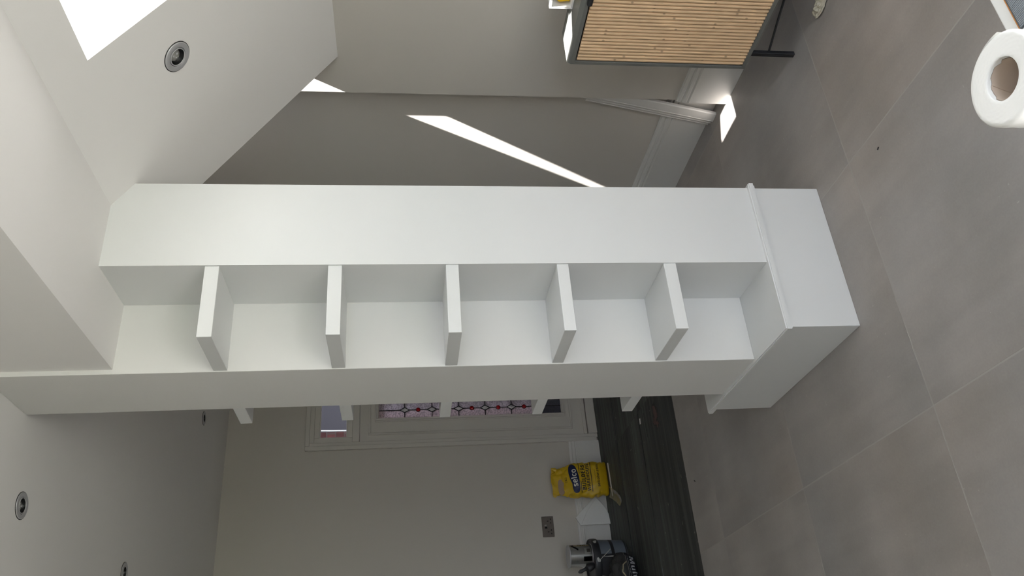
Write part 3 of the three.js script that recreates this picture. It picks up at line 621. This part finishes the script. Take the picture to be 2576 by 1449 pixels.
// ------------------------------------------------------------------ black bucket, tin on it, sack of adhesive
{
  const o = thing('bucket', 'black plastic bucket with white paint drips and grey bands standing by the far wall', 'bucket', [-0.095, -0.012, -3.17]);
  const tex = canvasTex(1024, 512, (c, w, h) => {
    c.fillStyle = '#25262a'; c.fillRect(0, 0, w, h);
    // grey bands on one side
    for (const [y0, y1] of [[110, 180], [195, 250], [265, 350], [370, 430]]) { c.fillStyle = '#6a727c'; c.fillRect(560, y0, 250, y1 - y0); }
    // white drips
    c.fillStyle = '#c9c9c4';
    const drip = (x, y0, y1, q) => { c.beginPath(); c.moveTo(x - q, y1); c.lineTo(x - q * 0.6, (y0 + y1) / 2); c.lineTo(x, y0); c.lineTo(x + q * 0.7, (y0 + y1) / 2 + 20); c.lineTo(x + q, y1); c.fill(); };
    drip(540, 120, 470, 22); drip(500, 200, 480, 14); drip(455, 230, 500, 26); drip(480, 300, 505, 30); c.fillRect(380, 485, 440, 18);
    c.fillRect(430, 30, 60, 46); c.fillStyle = '#16171a'; c.fillRect(452, 44, 22, 16);
    c.strokeStyle = '#a8a8a4'; c.lineWidth = 6; c.beginPath(); c.moveTo(420, 80); c.lineTo(350, 220); c.stroke();
  });
  const body = new THREE.LatheGeometry([[0, 0.0], [0.122, 0.0], [0.126, 0.004], [0.136, 0.175], [0.136, 0.18]].map((q) => new THREE.Vector2(...q)), 64);
  part(o, 'bucket_wall', body, std(0xffffff, { map: tex, roughness: 0.5 })).rotation.y = -3.25;
  part(o, 'lid', new THREE.LatheGeometry([[0.137, 0.176], [0.143, 0.178], [0.145, 0.19], [0.145, 0.212], [0.141, 0.222], [0.134, 0.222], [0.130, 0.212], [0.0, 0.212]].map((q) => new THREE.Vector2(...q)), 64), std([0.022, 0.023, 0.027], { roughness: 0.4 }));
  const blob = (sx, sy, ph) => { const pts = Array.from({ length: 28 }, (_, i) => { const t = i / 28 * 6.28319, r = 0.85 + 0.22 * Math.sin(2 * t + ph) + 0.13 * Math.sin(3 * t + 2 * ph) + 0.05 * Math.sin(7 * t); return [Math.cos(t) * sx * r, Math.sin(t) * sy * r]; }); return new THREE.ExtrudeGeometry(shapeOf(pts), { depth: 0.002, bevelEnabled: true, bevelSize: 0.001, bevelThickness: 0.001, bevelSegments: 1 }); };
  part(o, 'paint_splash', blob(0.013, 0.012, 0.4).rotateY(-0.1).translate(-0.012, 0.198, 0.1435), std([0.6, 0.6, 0.58]), 'white paint splash on the rim');
  part(o, 'paint_splash', blob(0.012, 0.014, 2.1).rotateY(0.85).translate(0.107, 0.2, 0.096), std([0.5, 0.5, 0.48]), 'white paint splash on the rim');
  part(o, 'handle', tube([[-0.02, 0.20, 0.146], [0.02, 0.15, 0.15], [0.05, 0.115, 0.14]], 0.002, 14, 6), std([0.5, 0.5, 0.48]), 'wire handle end');
  const t = thing('paint_tin', 'shiny silver paint tin standing on the lid of the black bucket', 'tin', [-0.052, 0.2005, -3.165]);
  const lab = canvasTex(1024, 512, (c, w, h) => {
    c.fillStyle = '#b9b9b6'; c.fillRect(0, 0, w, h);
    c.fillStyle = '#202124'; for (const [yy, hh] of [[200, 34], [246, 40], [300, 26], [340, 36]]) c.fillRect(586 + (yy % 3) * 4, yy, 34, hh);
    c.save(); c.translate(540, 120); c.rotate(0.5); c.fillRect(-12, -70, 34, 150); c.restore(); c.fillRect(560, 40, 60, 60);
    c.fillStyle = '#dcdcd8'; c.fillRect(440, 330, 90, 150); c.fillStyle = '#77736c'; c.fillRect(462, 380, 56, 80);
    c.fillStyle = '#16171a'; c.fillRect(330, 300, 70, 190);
  });
  part(t, 'tin_wall', new THREE.LatheGeometry([[0.0695, 0.002], [0.0695, 0.146]].map((q) => new THREE.Vector2(...q)), 64), std(0xffffff, { map: lab, roughness: 0.2, metalness: 0.8 })).rotation.y = -2.7;
  part(t, 'base_rim', new THREE.TorusGeometry(0.0695, 0.0022, 8, 64).rotateX(Math.PI / 2).translate(0, 0.002, 0), M.chrome);
  const lid = part(t, 'lid', new THREE.LatheGeometry([[0.0695, 0.143], [0.0722, 0.147], [0.0705, 0.151], [0.066, 0.150], [0.064, 0.144], [0.0, 0.144]].map((q) => new THREE.Vector2(...q)), 64), M.chrome);
  lid.name = 'lid';
  // dark brush hanging over the bucket rim in front of the tin
  const b = thing('paint_brush', 'black brush resting on the bucket lid against the silver tin', 'brush', [-0.125, 0.2, -3.075]);
  const pr = [[0, 0], [0.016, 0.004], [0.024, 0.03], [0.028, 0.05], [0.016, 0.06], [0.010, 0.075], [0.012, 0.105], [0.006, 0.118], [0, 0.12]];
  const bg = new THREE.LatheGeometry(pr.map((q) => new THREE.Vector2(...q)), 24).scale(1, 1, 0.5);
  part(b, 'bristles', new THREE.LatheGeometry(pr.slice(0, 5).concat([[0, 0.06]]).map((q) => new THREE.Vector2(...q)), 24).scale(1, 1, 0.5), M.black);
  part(b, 'grip', new THREE.LatheGeometry([[0, 0.058]].concat(pr.slice(4)).map((q) => new THREE.Vector2(...q)), 24).scale(1, 1, 0.5), M.black);
  b.rotation.set(-0.1, 0, 0.35);
}
{
  const o = thing('adhesive_sack', 'crumpled dark sack with white lettering and a cream label lying before the black bucket', 'sack', [-0.35, -0.012, -2.90]);
  const tex = canvasTex(1024, 512, (c, w, h) => {
    c.fillStyle = '#2e2f30'; c.fillRect(0, 0, w, h);
    c.fillStyle = '#10131d'; c.fillRect(0, 300, w, 212);
    c.fillStyle = '#9a958a'; c.fillRect(0, 292, w, 7);
    c.fillStyle = '#8f8468'; c.beginPath(); c.moveTo(230, 20); c.lineTo(640, 40); c.lineTo(655, 235); c.lineTo(220, 250); c.fill();
    c.fillStyle = '#3a3226'; for (let i = 0; i < 7; i++) c.fillRect(260, 60 + i * 25, 330 - (i % 3) * 50, 6);
    c.strokeStyle = '#a79d80'; c.lineWidth = 14; c.beginPath(); c.moveTo(640, 235); c.lineTo(720, 190); c.lineTo(790, 210); c.lineTo(840, 296); c.stroke();
    c.save(); c.translate(905, 335); c.rotate(Math.PI); c.fillStyle = '#c3c5c6'; c.font = 'bold 122px sans-serif'; c.textAlign = 'left'; c.fillText('Multico', 0, -20); for (let i = 0; i < 22; i++) c.fillRect(10 + i * 16, 8, 6 + (i * 5) % 8, 7); c.restore();
  });
  const NU = 80, NV = 48, g = new THREE.SphereGeometry(1, NU, NV), p = g.attributes.position, uv = g.attributes.uv;
  for (let i = 0; i < p.count; i++) {
    const x = p.getX(i), y = p.getY(i), z = p.getZ(i), q = (v, e) => Math.sign(v) * Math.abs(v) ** e;
    const fold = Math.abs(fbm(N1, x * 3 + 8, y * 3 + z * 4, 3) - 0.5) * 2;
    let X = q(x, 0.55) * 0.255, Y = q(y, 0.6) * 0.078 + 0.078, Z = q(z, 0.65) * 0.115;
    const k = 1 + 0.14 * (fold - 0.3);
    X *= k; Z *= k; Y = Math.max(0, Y * (0.86 + 0.22 * fold + 0.1 * x));
    p.setXYZ(i, X, Y, Z);
    uv.setXY(i, 0.5 + X / 0.55, Math.min(1, Y / 0.175));
  }
  g.computeVertexNormals();
  part(o, 'sack_body', g, std(0xffffff, { map: tex, roughness: 0.5 }));
  o.rotation.y = 0.22;
}
// small debris left by the builders
{
  const bits = [
    ['dark_chip', 'tiny dark chip lying on the grey tiles between the plinth and the toilet roll', 'chip', [0.407, 0, 0.345], [0.004, 0.0035, 0.010], 0.5, M.black],
    ['dark_sliver', 'tiny dark sliver on the hall tiles close to the black boards', 'sliver', [-0.016, 0, -1.631], [0.004, 0.003, 0.014], -0.6, M.black],
    ['paper_tag', 'small pale paper tag lying on the black boards behind the column', 'tag', [0.553, -0.0119, -2.372], [0.022, 0.0008, 0.034], 1.45, M.white],
  ];
  for (const [n, label, cat, at, size, turn, mat] of bits) {
    const o = thing(n, label, cat, at), g = new RoundedBoxGeometry(...size, 2, Math.min(...size) / 2.2), p = g.attributes.position;
    for (let i = 0; i < p.count; i++) p.setX(i, p.getX(i) * (1 + 12 * p.getZ(i) * (n !== 'paper_tag' ? 1 : 0.1)));
    g.translate(0, size[1] / 2, 0); g.computeVertexNormals(); part(o, n !== 'paper_tag' ? 'chip' : 'card', g, mat); o.rotation.y = turn;
  }
}
renderer.render(scene, camera);
